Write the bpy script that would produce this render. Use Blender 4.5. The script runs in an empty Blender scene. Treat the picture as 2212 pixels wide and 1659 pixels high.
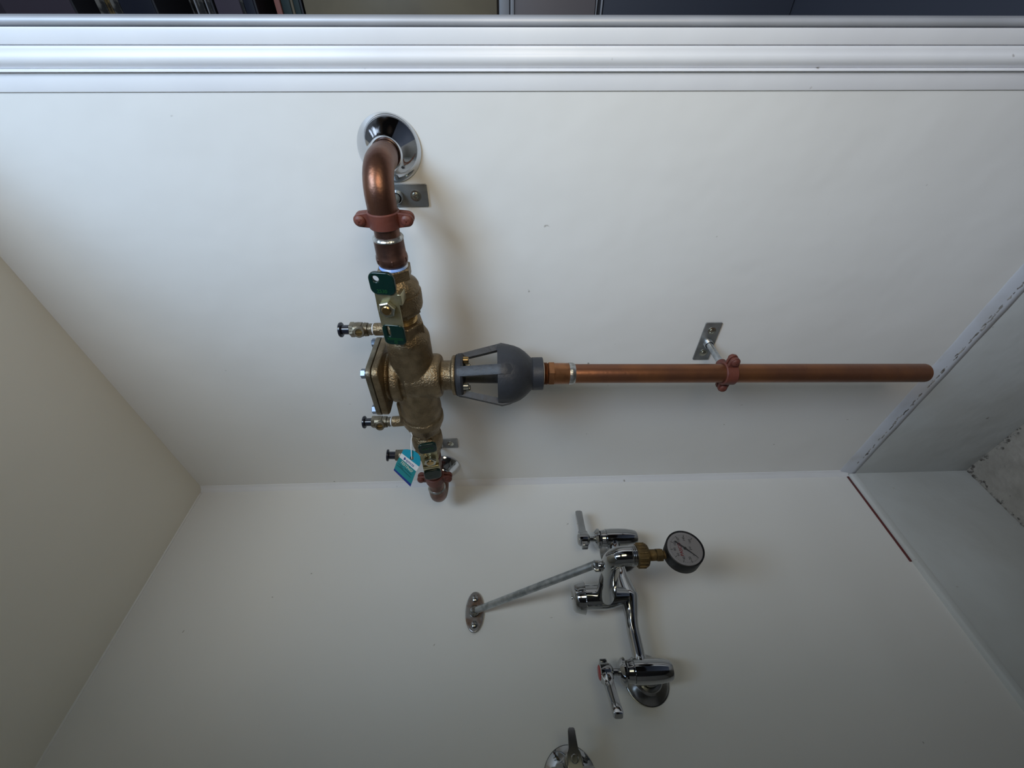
import bpy, bmesh, math, random
from mathutils import Vector, Matrix
random.seed(7)
C = bpy.context.scene.collection
V = Vector
PI = math.pi
ZO = 1.0713                       # camera height above the concrete floor
# ------------------------------------------------------------------ camera
cam_d = bpy.data.cameras.new('camera'); cam = bpy.data.objects.new('camera', cam_d); C.objects.link(cam)
cam_d.sensor_fit = 'HORIZONTAL'; cam_d.sensor_width = 36; cam_d.lens = 36*902.3/2212
cam_d.clip_start = .01
R = Matrix(((-0.0306007, 0.67359631, -0.73846571), (-0.00196906, -0.7388509, -0.67386607), (-0.99952975, -0.01916669, 0.02393571)))
cam.matrix_world = Matrix.Translation((0, 0, ZO)) @ R.to_4x4()
bpy.context.scene.camera = cam
# ------------------------------------------------------------------ world and light
wd = bpy.data.worlds.new('world'); bpy.context.scene.world = wd; wd.use_nodes = True
wn = wd.node_tree; wb = wn.nodes['Background']                      # the room behind: dim, with brighter patches towards the daylight above
tc = wn.nodes.new('ShaderNodeTexCoord'); nz = wn.nodes.new('ShaderNodeTexNoise'); nz.inputs['Scale'].default_value = 1.7; nz.inputs['Detail'].default_value = 1
sx = wn.nodes.new('ShaderNodeSeparateXYZ'); ma = wn.nodes.new('ShaderNodeMath'); ma.operation = 'MULTIPLY_ADD'; ma.inputs[1].default_value = .30
rp = wn.nodes.new('ShaderNodeValToRGB')
wn.links.new(tc.outputs['Generated'], nz.inputs['Vector']); wn.links.new(tc.outputs['Generated'], sx.inputs[0])
wn.links.new(sx.outputs['Z'], ma.inputs[0]); wn.links.new(nz.outputs['Fac'], ma.inputs[2]); wn.links.new(ma.outputs[0], rp.inputs[0]); wn.links.new(rp.outputs[0], wb.inputs[0])
cr = rp.color_ramp; cr.elements[0].position = .40; cr.elements[0].color = (.030, .028, .030, 1); cr.elements[1].position = .66; cr.elements[1].color = (.75, .85, 1.0, 1)
e_ = cr.elements.new(.50); e_.color = (.13, .10, .08, 1); e_ = cr.elements.new(.58); e_.color = (.20, .22, .26, 1)
wb.inputs[1].default_value = .10
# patch of open sky seen high over the photographer's shoulder
dp = wn.nodes.new('ShaderNodeVectorMath'); dp.operation = 'DOT_PRODUCT'; dp.inputs[1].default_value = (-.46, -.62, .635)
mr = wn.nodes.new('ShaderNodeMapRange'); mr.interpolation_type = 'SMOOTHSTEP'; mr.inputs[1].default_value = .938; mr.inputs[2].default_value = .975
ad = wn.nodes.new('ShaderNodeMath'); ad.operation = 'MULTIPLY_ADD'; ad.inputs[1].default_value = .22; ad.inputs[2].default_value = 0
n2 = wn.nodes.new('ShaderNodeTexNoise'); n2.inputs['Scale'].default_value = 5; sb = wn.nodes.new('ShaderNodeMath'); sb.operation = 'ADD'
wn.links.new(tc.outputs['Generated'], dp.inputs[0]); wn.links.new(tc.outputs['Generated'], n2.inputs['Vector']); wn.links.new(n2.outputs['Fac'], ad.inputs[0])
wn.links.new(dp.outputs['Value'], sb.inputs[0]); wn.links.new(ad.outputs[0], sb.inputs[1])
m3 = wn.nodes.new('ShaderNodeMath'); m3.operation = 'SUBTRACT'; m3.inputs[1].default_value = .11; wn.links.new(sb.outputs[0], m3.inputs[0]); wn.links.new(m3.outputs[0], mr.inputs[0])
bg2 = wn.nodes.new('ShaderNodeBackground'); bg2.inputs[0].default_value = (.78, .92, 1.15, 1)
m4_ = wn.nodes.new('ShaderNodeMath'); m4_.operation = 'MULTIPLY'; m4_.inputs[1].default_value = 1.3; wn.links.new(mr.outputs[0], m4_.inputs[0]); wn.links.new(m4_.outputs[0], bg2.inputs[1])
as_ = wn.nodes.new('ShaderNodeAddShader'); wn.links.new(wb.outputs[0], as_.inputs[0]); wn.links.new(bg2.outputs[0], as_.inputs[1]); wn.links.new(as_.outputs[0], wn.nodes['World Output'].inputs[0])
def area(name, loc, target, size, power, color, spread=180):
    l = bpy.data.lights.new(name, 'AREA'); l.shape = 'SQUARE'; l.size = size
    l.energy = power; l.color = color; l.spread = math.radians(spread)
    o = bpy.data.objects.new(name, l); C.objects.link(o); o.location = V(loc)+V((0, 0, ZO))
    o.rotation_euler = (V(target)-V(loc)).to_track_quat('-Z', 'Y').to_euler()
    return o
area('sky_high', (-.3, -.55, .80), (.5, .35, 0), .56, 13.9, (.55, .78, 1.06))               # daylight coming down past the added light blocker
area('sky_far', (-.3, -1.1, .80), (.5, .35, 0), .34, 3.9, (.92, .80, .56))
area('room_level', (-.3, -.55, -.10), (.5, .35, 0), .34, 2.3, (1.02, .78, .66))
area('room_low', (0, -.25, -.10), (.5, .35, 0), .34, .95, (1.0, .98, .66))
vs = bpy.context.scene.view_settings
vs.view_transform = 'Standard'; vs.look = 'None'; vs.gamma = 1; vs.use_curve_mapping = False; vs.exposure = 0
bpy.context.scene.cycles.max_bounces = 10; bpy.context.scene.cycles.diffuse_bounces = 6
bpy.context.scene.cycles.caustics_reflective = False
# ------------------------------------------------------------------ materials
M = {}
def mat(name, col, rough=.5, metal=0., spec=.5, noise=None, bump=None, coat=0):
    """noise = (scale, second colour, amount) ; bump = (scale, distance in m)"""
    m = bpy.data.materials.new(name); m.use_nodes = True; nt = m.node_tree; b = nt.nodes['Principled BSDF']
    b.inputs['Base Color'].default_value = (*col, 1); b.inputs['Roughness'].default_value = rough
    b.inputs['Metallic'].default_value = metal; b.inputs['Specular IOR Level'].default_value = spec
    b.inputs['Coat Weight'].default_value = coat
    tc = nt.nodes.new('ShaderNodeTexCoord')
    if noise:
        n = nt.nodes.new('ShaderNodeTexNoise'); n.inputs['Scale'].default_value = noise[0]; n.inputs['Detail'].default_value = 6
        nt.links.new(tc.outputs['Object'], n.inputs['Vector'])
        r = nt.nodes.new('ShaderNodeValToRGB'); lo, hi = noise[3] if len(noise) > 3 else (.42, .62)
        r.color_ramp.elements[0].position = lo; r.color_ramp.elements[1].position = hi
        r.color_ramp.elements[0].color = (*col, 1); r.color_ramp.elements[1].color = (*noise[1], 1)
        nt.links.new(n.outputs['Fac'], r.inputs[0]); nt.links.new(r.outputs[0], b.inputs['Base Color'])
    if bump:
        n = nt.nodes.new('ShaderNodeTexNoise'); n.inputs['Scale'].default_value = bump[0]; n.inputs['Detail'].default_value = 3
        nt.links.new(tc.outputs['Object'], n.inputs['Vector'])
        bp = nt.nodes.new('ShaderNodeBump'); bp.inputs['Distance'].default_value = bump[1]; bp.inputs['Strength'].default_value = 1
        nt.links.new(n.outputs['Fac'], bp.inputs['Height']); nt.links.new(bp.outputs[0], b.inputs['Normal'])
    M[name] = m; return m
def specks(name, density=.735, scale=55, dark=(.25, .23, .20), smear=.0):
    """sparse marks of dirt added to a wall material"""
    m = M[name]; nt = m.node_tree; b = nt.nodes['Principled BSDF']
    src = b.inputs['Base Color'].links[0].from_socket if b.inputs['Base Color'].links else None
    tc = nt.nodes.new('ShaderNodeTexCoord'); n = nt.nodes.new('ShaderNodeTexNoise'); n.inputs['Scale'].default_value = scale
    n.inputs['Detail'].default_value = 2; nt.links.new(tc.outputs['Object'], n.inputs['Vector'])
    r = nt.nodes.new('ShaderNodeValToRGB'); r.color_ramp.elements[0].position = density; r.color_ramp.elements[1].position = density+.05
    nt.links.new(n.outputs['Fac'], r.inputs[0])
    mx = nt.nodes.new('ShaderNodeMix'); mx.data_type = 'RGBA'; nt.links.new(r.outputs[0], mx.inputs['Factor'])
    if src: nt.links.new(src, mx.inputs['A'])
    else: mx.inputs['A'].default_value = b.inputs['Base Color'].default_value
    mx.inputs['B'].default_value = (*dark, 1); nt.links.new(mx.outputs['Result'], b.inputs['Base Color'])
mat('wall_white', (.80, .79, .77), .42, spec=.4, noise=(1.6, (.76, .75, .73)), bump=(6, .004)); specks('wall_white', .76)
mat('ceiling_white', (.77, .74, .66), .5, spec=.4, noise=(1.4, (.73, .70, .62)), bump=(6, .003)); specks('ceiling_white', .78)
mat('trim_white', (.82, .82, .84), .35, noise=(5, (.78, .78, .81)), bump=(8, .002)); specks('trim_white', .76, 70, (.4, .38, .36))
mat('base_grey', (.58, .60, .60), .5, noise=(4, (.52, .53, .52)), bump=(14, .003)); specks('base_grey', .765, 60, (.25, .24, .22))
mat('sealant', (.54, .56, .61), .5, noise=(14, (.46, .46, .47), 0, (.5, .72)))
mat('dirt', (.10, .09, .08), .9, noise=(60, (.35, .33, .3)))
mat('red_sealant', (.12, .018, .016), .6, noise=(20, (.10, .03, .03)))
mat('concrete', (.38, .355, .32), .9, noise=(30, (.29, .27, .24), 0, (.35, .7)), bump=(90, .002)); specks('concrete', .70, 75, (.10, .09, .08))
mat('alu', (.52, .53, .57), .5, metal=.25, noise=(6, (.44, .45, .48)))
mat('chrome', (.44, .45, .46), .07, metal=1)
mat('chrome_bright', (.66, .68, .71), .06, metal=1)
mat('chrome_dull', (.40, .40, .40), .2, metal=1, noise=(60, (.30, .30, .29)))
mat('chrome_dark', (.13, .13, .135), .28, metal=1)
mat('blocker_dark', (.09, .09, .095), .5)  # face of the added blocking panel, dark to deepen the chrome reflections
mat('copper', (.20, .095, .060), .36, metal=.85, noise=(35, (.14, .065, .045)), bump=(120, .0004))
mat('copper_dark', (.19, .095, .07), .34, metal=.8, noise=(45, (.10, .055, .045)), bump=(90, .0006))
mat('copper_orange', (.42, .19, .085), .38, metal=.85, noise=(30, (.20, .085, .04)), bump=(80, .0005))
mat('copper_drain', (.24, .105, .060), .40, metal=.8, noise=(13, (.38, .155, .060), 0, (.45, .72)), bump=(150, .0003))
mat('brass', (.30, .225, .135), .40, metal=.85, noise=(70, (.15, .108, .062), 0, (.35, .75)), bump=(420, .0011))
mat('brass_bright', (.62, .44, .20), .25, metal=1, noise=(50, (.45, .3, .14)))
mat('brass_old', (.17, .11, .042), .55, metal=.6, noise=(60, (.09, .06, .026)), bump=(150, .001))
mat('brass_flange', (.24, .21, .155), .4, metal=.8, noise=(60, (.16, .135, .095)), bump=(300, .0006))
mat('red_clamp', (.145, .040, .025), .5, noise=(40, (.115, .034, .026)), bump=(120, .0006))
mat('zinc', (.34, .35, .35), .42, metal=.75, noise=(50, (.24, .25, .25)))
mat('bolt_zinc', (.22, .26, .32), .35, metal=.8)
mat('zinc_rod', (.50, .53, .55), .35, metal=.85, noise=(90, (.33, .36, .38)))
mat('zinc_yellow', (.46, .43, .29), .3, metal=.85, noise=(60, (.36, .32, .18)))
mat('nut_steel', (.55, .55, .48), .25, metal=1)
mat('green_vinyl', (.002, .018, .015), .22, spec=.5)
mat('green_print', (.008, .075, .018), .4)
mat('black_plastic', (.012, .013, .022), .25, spec=.6)
mat('grey_epoxy', (.030, .033, .041), .5, noise=(30, (.025, .027, .034)), bump=(160, .0006))
mat('gasket', (.008, .008, .009), .6)
mat('solder', (.55, .56, .56), .3, metal=.9, noise=(120, (.35, .35, .33)), bump=(200, .001))
mat('tape_blue', (.25, .42, .85), .4, noise=(80, (.7, .75, .85)))
mat('tape_white', (.85, .86, .88), .5)
mat('gauge_black', (.008, .008, .009), .5, spec=.25)
mat('gauge_dial', (.27, .26, .275), .6)
mat('gauge_print', (.03, .03, .035), .6)
mat('gauge_red', (.20, .02, .03), .6)
mat('tag_teal', (.02, .22, .24), .35); mat('tag_blue', (.015, .28, .40), .3); mat('tag_white', (.72, .72, .73), .4)
mat('tag_navy', (.02, .04, .22), .4); mat('tag_dark', (.012, .12, .13), .4)
mat('tag_cream', (.62, .66, .5), .4)
mat('red_cap', (.35, .02, .02), .35)
mat('rust_plate', (.30, .20, .15), .3, metal=.9, noise=(45, (.42, .42, .43), 0, (.4, .55)))
mat('cabinet_beige', (.30, .25, .165), .35, noise=(6, (.25, .21, .145)))
mat('cabinet_brown', (.26, .225, .225), .4)
mat('dark_slate', (.075, .083, .11), .55)
mat('dark_plum', (.095, .075, .105), .6)
mat('teal_dark', (.03, .055, .055), .5); mat('pink', (.42, .17, .14), .5); mat('navy', (.012, .016, .035), .5)
mat('clear_wrap', (.36, .34, .30), .25, metal=.3, noise=(30, (.06, .06, .06)))
mat('gold_wrap', (.55, .38, .15), .25, metal=.8, noise=(40, (.15, .12, .08)))
mat('shelf_dark', (.05, .05, .06), .5)
def lens_mat():
    m = bpy.data.materials.new('lens'); m.use_nodes = True; nt = m.node_tree; nt.nodes.clear()
    o = nt.nodes.new('ShaderNodeOutputMaterial'); t = nt.nodes.new('ShaderNodeBsdfTransparent'); g = nt.nodes.new('ShaderNodeBsdfGlossy')
    g.inputs['Roughness'].default_value = .08; f = nt.nodes.new('ShaderNodeFresnel'); f.inputs[0].default_value = 1.45
    x = nt.nodes.new('ShaderNodeMixShader'); nt.links.new(f.outputs[0], x.inputs[0]); nt.links.new(t.outputs[0], x.inputs[1])
    nt.links.new(g.outputs[0], x.inputs[2]); nt.links.new(x.outputs[0], o.inputs[0]); M['lens'] = m
lens_mat()
# ------------------------------------------------------------------ mesh helpers (all coordinates relative to the camera position)
def frame(d, ref=None):
    d = V(d).normalized(); r = V(ref) if ref else (V((0, 0, 1)) if abs(d.z) < .9 else V((1, 0, 0)))
    u = (r - d*r.dot(d)).normalized(); return u, d.cross(u), d
def lathe(bm, base, axis, prof, seg=48, ref=None, rot=0, mi=0, arc=None):
    base = V(base); u, w, d = frame(axis, ref); rings = []
    for t, r in prof:
        c = base + d*t
        if r < 1e-6: rings.append([bm.verts.new(c)]); continue
        rings.append([bm.verts.new(c + u*math.cos(rot+2*PI*k/seg)*r + w*math.sin(rot+2*PI*k/seg)*r) for k in range(seg)])
    for a, b in zip(rings, rings[1:]):
        for k in range(seg):
            k2 = (k+1) % seg
            vs_ = [a[k % len(a)], a[k2 % len(a)], b[k2 % len(b)], b[k % len(b)]]
            q = []
            for v in vs_:
                if v not in q: q.append(v)
            if len(q) > 2:
                f = bm.faces.new(q); f.material_index = mi
    for ring, flip in ((rings[0], 1), (rings[-1], 0)):
        if len(ring) > 2:
            f = bm.faces.new(ring[::-1] if flip else ring); f.material_index = mi
def cyl(bm, a, b, r, seg=32, bev=.0005, **k):
    a, b = V(a), V(b); L = (b-a).length; bev = min(bev, r*.45, L*.4)
    lathe(bm, a, b-a, [(0, r-bev), (bev, r), (L-bev, r), (L, r-bev)], seg, **k)
def hexp(bm, a, b, r, bev=.001, **k):
    a, b = V(a), V(b); L = (b-a).length; bev = min(bev, L*.3)
    lathe(bm, a, b-a, [(0, r-bev*1.3), (bev, r), (L-bev, r), (L, r-bev*1.3)], 6, **k)
def tube(bm, pts, rad, seg=24, cap=True, mi=0, flat=1.):
    pts = [V(p) for p in pts]; n = len(pts); rad = rad if isinstance(rad, (list, tuple)) else [rad]*n
    u = None; rings = []
    for i, p in enumerate(pts):
        t = (pts[min(i+1, n-1)] - pts[max(i-1, 0)]).normalized()
        if u is None: u = frame(t)[0]
        u = (u - t*u.dot(t)).normalized(); w = t.cross(u)
        rings.append([bm.verts.new(p + u*math.cos(2*PI*k/seg)*rad[i] + w*math.sin(2*PI*k/seg)*rad[i]*flat) for k in range(seg)])
    for a, b in zip(rings, rings[1:]):
        for k in range(seg):
            f = bm.faces.new((a[k], a[(k+1) % seg], b[(k+1) % seg], b[k])); f.material_index = mi
    if cap:
        bm.faces.new(rings[0][::-1]).material_index = mi; bm.faces.new(rings[-1]).material_index = mi
def box(bm, lo, hi, bev=0, mat4=None, mi=0):
    lo, hi = V(lo), V(hi); t = bmesh.new(); bmesh.ops.create_cube(t, size=1)
    for v in t.verts: v.co = V([lo[i] + (v.co[i]+.5)*(hi[i]-lo[i]) for i in range(3)])
    if bev: bmesh.ops.bevel(t, geom=list(t.edges), offset=bev, segments=3, profile=.5, affect='EDGES')
    if mat4: t.transform(mat4)
    for f in t.faces: f.material_index = mi
    me = bpy.data.meshes.new('tmp'); t.to_mesh(me); t.free(); n0 = len(bm.faces); bm.from_mesh(me); bpy.data.meshes.remove(me)
def ball(bm, c, r, scale=(1, 1, 1), seg=24):
    t = bmesh.new(); bmesh.ops.create_uvsphere(t, u_segments=seg, v_segments=seg//2, radius=r)
    for v in t.verts: v.co = V(c) + V([v.co[i]*scale[i] for i in range(3)])
    me = bpy.data.meshes.new('tmp'); t.to_mesh(me); t.free(); bm.from_mesh(me); bpy.data.meshes.remove(me)
def axes(o, x, y):
    """matrix with origin o, first axis x, second axis about y"""
    x = V(x).normalized(); z = x.cross(V(y)).normalized(); y = z.cross(x)
    m = Matrix((x, y, z)).transposed().to_4x4(); m.translation = V(o); return m
def from_curve(cu, mat4, bm, mi=0):
    ob = bpy.data.objects.new('tmp', cu); C.objects.link(ob)
    dg = bpy.context.evaluated_depsgraph_get(); me = bpy.data.meshes.new_from_object(ob.evaluated_get(dg))
    me.transform(mat4)
    for p in me.polygons: p.material_index = mi
    bm.from_mesh(me); bpy.data.meshes.remove(me); bpy.data.objects.remove(ob); 
def plate(bm, loops, thick, mat4, bev=.0004, mi=0):
    """flat plate from closed outlines (first outer, the others holes), standing on its local z=0"""
    cu = bpy.data.curves.new('tmp', 'CURVE'); cu.dimensions = '2D'; cu.fill_mode = 'BOTH'
    cu.extrude = thick/2 - bev; cu.bevel_depth = bev; cu.bevel_resolution = 2; cu.offset = -bev
    for lp in loops:
        s = cu.splines.new('POLY'); s.points.add(len(lp)-1); s.use_cyclic_u = True
        for i, (x, y) in enumerate(lp): s.points[i].co = (x, y, 0, 1)
    from_curve(cu, mat4 @ Matrix.Translation((0, 0, thick/2)), bm, mi); bpy.data.curves.remove(cu)
def text(bm, s, size, mat4, thick=.0001, mi=0, align='CENTER', bold=0., width=1.):
    cu = bpy.data.curves.new('tmp', 'FONT'); cu.body = s; cu.size = size; cu.align_x = align; cu.align_y = 'CENTER'; cu.extrude = thick; cu.offset = bold
    from_curve(cu, mat4 @ Matrix.Diagonal((width, 1, 1, 1)), bm, mi); bpy.data.curves.remove(cu)
def rrect(w, h, r, cx=0, cy=0, n=6):
    p = []
    for sx, sy, a0 in ((1, 1, 0), (-1, 1, 90), (-1, -1, 180), (1, -1, 270)):
        for k in range(n+1):
            a = math.radians(a0+90*k/n); p.append((cx+sx*(w/2-r)+r*math.cos(a), cy+sy*(h/2-r)+r*math.sin(a)))
    return p
def circ(r, cx=0, cy=0, n=28): return [(cx+r*math.cos(2*PI*k/n), cy+r*math.sin(2*PI*k/n)) for k in range(n)]
# ------------------------------------------------------------------ object helpers
def thing(name, label, cat, loc, group=None):
    o = bpy.data.objects.new(name, None); o.empty_display_size = .02; C.objects.link(o); o.location = V(loc) + V((0, 0, ZO))
    o['label'] = label; o['category'] = cat; o['org'] = list(loc)
    if group: o['group'] = group
    return o
def obj(name, bm, mats, parent=None, org=None, label=None, ang=35, smooth=True):
    """one mesh object; under a parent its vertices are taken relative to the parent's base"""
    root = parent
    while root is not None and root.parent is not None: root = root.parent
    if root is not None: org = V(root['org'])
    else: org = V(org or (0, 0, 0))
    bmesh.ops.translate(bm, verts=bm.verts, vec=-org)
    bmesh.ops.recalc_face_normals(bm, faces=bm.faces)
    me = bpy.data.meshes.new(name); bm.to_mesh(me); bm.free()
    for m in (mats if isinstance(mats, (list, tuple)) else [mats]): me.materials.append(M[m])
    if smooth:
        me.polygons.foreach_set('use_smooth', [True]*len(me.polygons)); me.set_sharp_from_angle(angle=math.radians(ang))
    o = bpy.data.objects.new(name, me); C.objects.link(o)
    if parent is not None: o.parent = parent
    else: o.location = org + V((0, 0, ZO)); o['org'] = list(org)
    if label: o['label'] = label
    return o
def struct(name, bm, m, org=(0, 0, 0), **k):
    o = obj(name, bm, m, None, org, **k); o['kind'] = 'structure'; return o
def tag(o, label, cat, group=None):
    o['label'] = label; o['category'] = cat
    if group: o['group'] = group
    return o
def B(): return bmesh.new()
def remesh(o, size, it=6):
    m = o.modifiers.new('cast', 'REMESH'); m.mode = 'VOXEL'; m.voxel_size = size; m.use_smooth_shade = True
    s = o.modifiers.new('soft', 'SMOOTH'); s.iterations = it; s.factor = .5

XA, YB, ZC, ZB, ZF = .553, .805, .673, -.794, -1.0713
# ================================================================== THE SETTING
bm = B(); box(bm, (XA, .070, ZF), (XA+.09, YB+.05, ZC+.05)); struct('wall_right', bm, 'wall_white', (XA, .45, ZF), smooth=False)
bm = B(); box(bm, (-1.0, YB, ZF), (XA+.001, YB+.05, ZC+.05)); struct('wall_back', bm, 'wall_white', (0, YB, ZF), smooth=False)
bm = B(); box(bm, (-1.05, -.05, ZF), (-1.0, YB+.05, ZC+.05)); struct('wall_left', bm, 'wall_white', (-1.0, .4, ZF), smooth=False)
bm = B(); box(bm, (-1.0, 0, ZC), (XA+.002, YB+.001, ZC+.05)); struct('ceiling', bm, 'ceiling_white', (0, .4, ZC), smooth=False)
bm = B(); box(bm, (-1.05, -.10, ZF-.05), (XA+.10, YB+.05, ZF)); struct('floor', bm, 'concrete', (0, .4, ZF), smooth=False)
bm = B(); box(bm, (XA+.10, -2.4, ZF-.06), (3.2, YB+.05, ZF-.004)); box(bm, (-2.2, -2.4, ZF-.06), (XA+.10, -.10, ZF-.004)); struct('floor', bm, 'dark_slate', (1, -1, ZF), smooth=False)
# unseen panel added behind the camera to keep direct light off the back wall
bm = B(); box(bm, (-1.0, -.10, ZF+.01), (-.045, -.07, ZC+.05), .002); struct('light_blocker', bm, 'blocker_dark', (-.5, -.085, ZF))
# lower bands of the two walls, standing a little proud of the panels
bm = B(); box(bm, (XA-.006, .02, ZF), (XA+.002, YB, ZB), .0015); struct('baseboard_right', bm, 'base_grey', (XA, .4, ZF))
bm = B(); box(bm, (-.999, YB-.008, ZF), (XA-.0055, YB+.001, ZB-.001), .0015); struct('baseboard_back', bm, 'base_grey', (0, YB, ZF))
def profile_along(bm, prof, axis, a, b, mi=None):
    """prof = list of points with the coordinates of the two other axes; swept along axis from a to b"""
    ra, rb = [], []
    for p in prof:
        q = list(p); q.insert(axis, a); ra.append(bm.verts.new(q)); q = list(p); q.insert(axis, b); rb.append(bm.verts.new(q))
    n = len(prof)
    for i in range(n):
        f = bm.faces.new((ra[i], ra[(i+1) % n], rb[(i+1) % n], rb[i]))
        if mi: f.material_index = mi[i]
    bm.faces.new(ra[::-1]); bm.faces.new(rb)
# cove strip in the corner of the two walls
bm = B(); profile_along(bm, [(XA-.0095, YB), (XA-.0085, YB-.0018), (XA-.0045, YB-.0045), (XA-.0018, YB-.0095), (XA-.0010, YB-.0120), (XA+.001, YB-.0125), (XA+.001, YB+.001)], 2, ZB, ZC)
struct('trim_1', bm, 'trim_white', (XA, YB, ZB))
# sealant strips along the foot of the panels
bm = B()
n = 60; rows = []
for i in range(n+1):
    y = YB-.008 - (YB-.03)*i/n; w = .0003*math.sin(i*1.7)+.0004*math.sin(i*.61)
    rows.append([bm.verts.new((x, y, z)) for x, z in ((XA+.001, ZB+.021+w), (XA-.0016, ZB+.0185+w), (XA-.0035, ZB+.004), (XA-.0065, ZB-.002), (XA-.0068, ZB-.012-w), (XA, ZB-.014-w))])
for a, b in zip(rows, rows[1:]):
    for k in range(5): bm.faces.new((a[k], a[k+1], b[k+1], b[k]))
struct('trim_2', bm, 'sealant', (XA, .4, ZB), ang=80)
bm = B()
for i in range(190):                                    # crumbs of dirt caught on the ledge
    y = .16+.6*random.random()**1.3; s = .0004+.0008*random.random(); q = min(1, max(0, random.gauss(.72, .16)))
    ball(bm, (XA-.0037-.0026*q, y, ZB+.0040-.0055*q), s, (.7, 2+4*random.random(), .9), 8)
o = obj('ledge_dirt', bm, 'dirt', None, (XA-.005, .45, ZB)); tag(o, 'dark dirt crumbs caught along the sealed ledge under the drain pipe', 'dirt'); o['kind'] = 'stuff'
bm = B(); profile_along(bm, [(YB+.001, ZB+.0045), (YB-.0015, ZB+.0042), (YB-.0018, ZB+.0005), (YB+.001, ZB)], 0, .345, XA-.010)
struct('trim_3', bm, 'red_sealant', (.45, YB, ZB))
bm = B(); profile_along(bm, [(YB+.001, ZB+.0003), (YB-.007, ZB-.0005), (YB-.0096, ZB-.004), (YB-.0098, ZB-.013), (YB, ZB-.015)], 0, -.99, XA-.008)
struct('trim_4', bm, 'base_grey', (0, YB, ZB), ang=60)
# dark joint between ceiling and back wall
bm = B(); profile_along(bm, [(YB-.0012, ZC-.0022), (YB+.001, ZC-.0024), (YB+.001, ZC+.001), (YB-.0030, ZC+.001)], 0, -.99, XA-.012)
struct('trim_5', bm, 'wall_white', (0, YB, ZC))
# post at the open end of the right wall: flat cover strip, rounded moulding, flat board, grooves, metal edge
z0, z1 = ZF, ZC+.4
bm = B(); box(bm, (XA-.0014, .0545, z0), (XA+.02, .0712, z1), .0007); struct('trim_6', bm, 'trim_white', (XA, .06, z0))
prof = [(XA+.03, .0543), (XA-.002, .0543), (XA-.0050, .0532)]
for k in range(9):
    a = math.radians(-70+110*k/8); prof.append((XA+.004-.0090*math.cos(a), .0430-.0085*math.sin(a)))
prof += [(XA-.0030, .0350), (XA-.0022, .0330), (XA+.0000, .0322), (XA+.03, .0322)]
bm = B(); profile_along(bm, prof, 2, z0, z1); struct('trim_7', bm, 'trim_white', (XA, .043, z0), ang=40)
bm = B(); box(bm, (XA-.0015, .0180, z0), (XA+.03, .0318, z1), .001); struct('trim_8', bm, 'trim_white', (XA, .025, z0))
prof = [(XA+.03, .0178), (XA-.001, .0178)]
for k in range(9):
    a = math.radians(-80+160*k/8); prof.append((XA+.002-.0042*math.cos(a), .0137-.0040*math.sin(a)))
prof += [(XA+.03, .0090)]
bm = B(); profile_along(bm, prof, 2, z0, z1); struct('trim_9', bm, 'alu', (XA, .0135, z0), ang=40)
# floor debris next to the walls
bm = B()
for i in range(170):
    s = random.uniform(.0008, .0026)
    if i % 2: p = (XA-.006-abs(random.gauss(0, .004)), random.uniform(.3, YB-.01), ZF+s*.4)
    else: p = (random.uniform(.25, XA-.01), YB-.008-abs(random.gauss(0, .004)), ZF+s*.4)
    ball(bm, p, s, (1.5, 1.5, .7), 8)
o = obj('floor_debris', bm, 'dirt', None, (XA, YB, ZF)); tag(o, 'dark crumbs and grit in the corner of the concrete floor', 'debris'); o['kind'] = 'stuff'
# ================================================================== PLUMBING ON THE RIGHT WALL
XV, YV = .47, .409
def za(y): return .1265 + (y-.1265)*.0073
AY = V((0, 1, .0073)).normalized()
def P(y, x=XV, dz=0): return V((x, y, za(y)+dz))
def escutcheon(loc, axis, label, group, r=.037, h=.0235, neck=.0172, m='chrome'):
    bm = B(); k = r/.037
    lathe(bm, loc, axis, [(0, r-.0005), (.0008, r), (.0019, r-.0003), (h*.12, r*.975), (h*.21, r*.935), (h*.30, r*.89), (h*.39, r*.838), (h*.48, r*.782), (h*.565, r*.725), (h*.645, r*.668), (h*.72, r*.612), (h*.79, max(r*.56, neck*1.14)), (h*.86, max(r*.51, neck*1.06)), (h*.92, neck*1.02), (h-.0008, neck), (h, neck-.0006), (h, neck-.0022), (h-.006, neck-.0024)], 72)
    o = obj('escutcheon', bm, m, None, loc, ang=50); tag(o, label, 'escutcheon', group); return o
escutcheon((XA, .1265, .1265), (-1, 0, 0), 'shiny chrome wall flange on the upper bend of copper pipe, nearest the white door post', None, m='chrome_bright')
escutcheon((XA, .742, .131), (-1, 0, 0), 'chrome wall flange half hidden behind the far shutoff valve near the wall corner', None, m='chrome_bright')
# ---- near copper run: elbow, clamp zone, adapter
def elbow(yc, sgn):
    """copper run from the wall at yc, bending toward sgn*y; returns points"""
    r = .030; pts = [(XA-.002, yc, za(yc)), (XV+r, yc, za(yc))]
    for k in range(1, 9):
        a = PI/2*k/8; y = yc+sgn*r*(1-math.cos(a)); pts.append((XV+r-r*math.sin(a), y, za(y)))
    return pts
t = thing('copper_pipe', 'brown copper pipe bending out of the shiny wall flange down to the first shutoff valve', 'pipe', (XA, .1265, .1265))
bm = B(); e = elbow(.1265, 1); tube(bm, [(XA+.01, .1265, .1265), (XV+.03, .1265, .1265)], .0143, 40); tube(bm, [P(.165), P(.205)], .0143, 40); obj('pipe', bm, 'copper_dark', t)
bm = B(); tube(bm, [(XV+.044, .1265, za(.1265)), (XV+.0435, .1265, za(.1265))] + e[1:] + [P(.1575), P(.1725), P(.1732)], [.0148, .0161]+[.0161]*9+[.0161, .0161, .0146], 40); obj('elbow', bm, 'copper', t)
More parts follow.
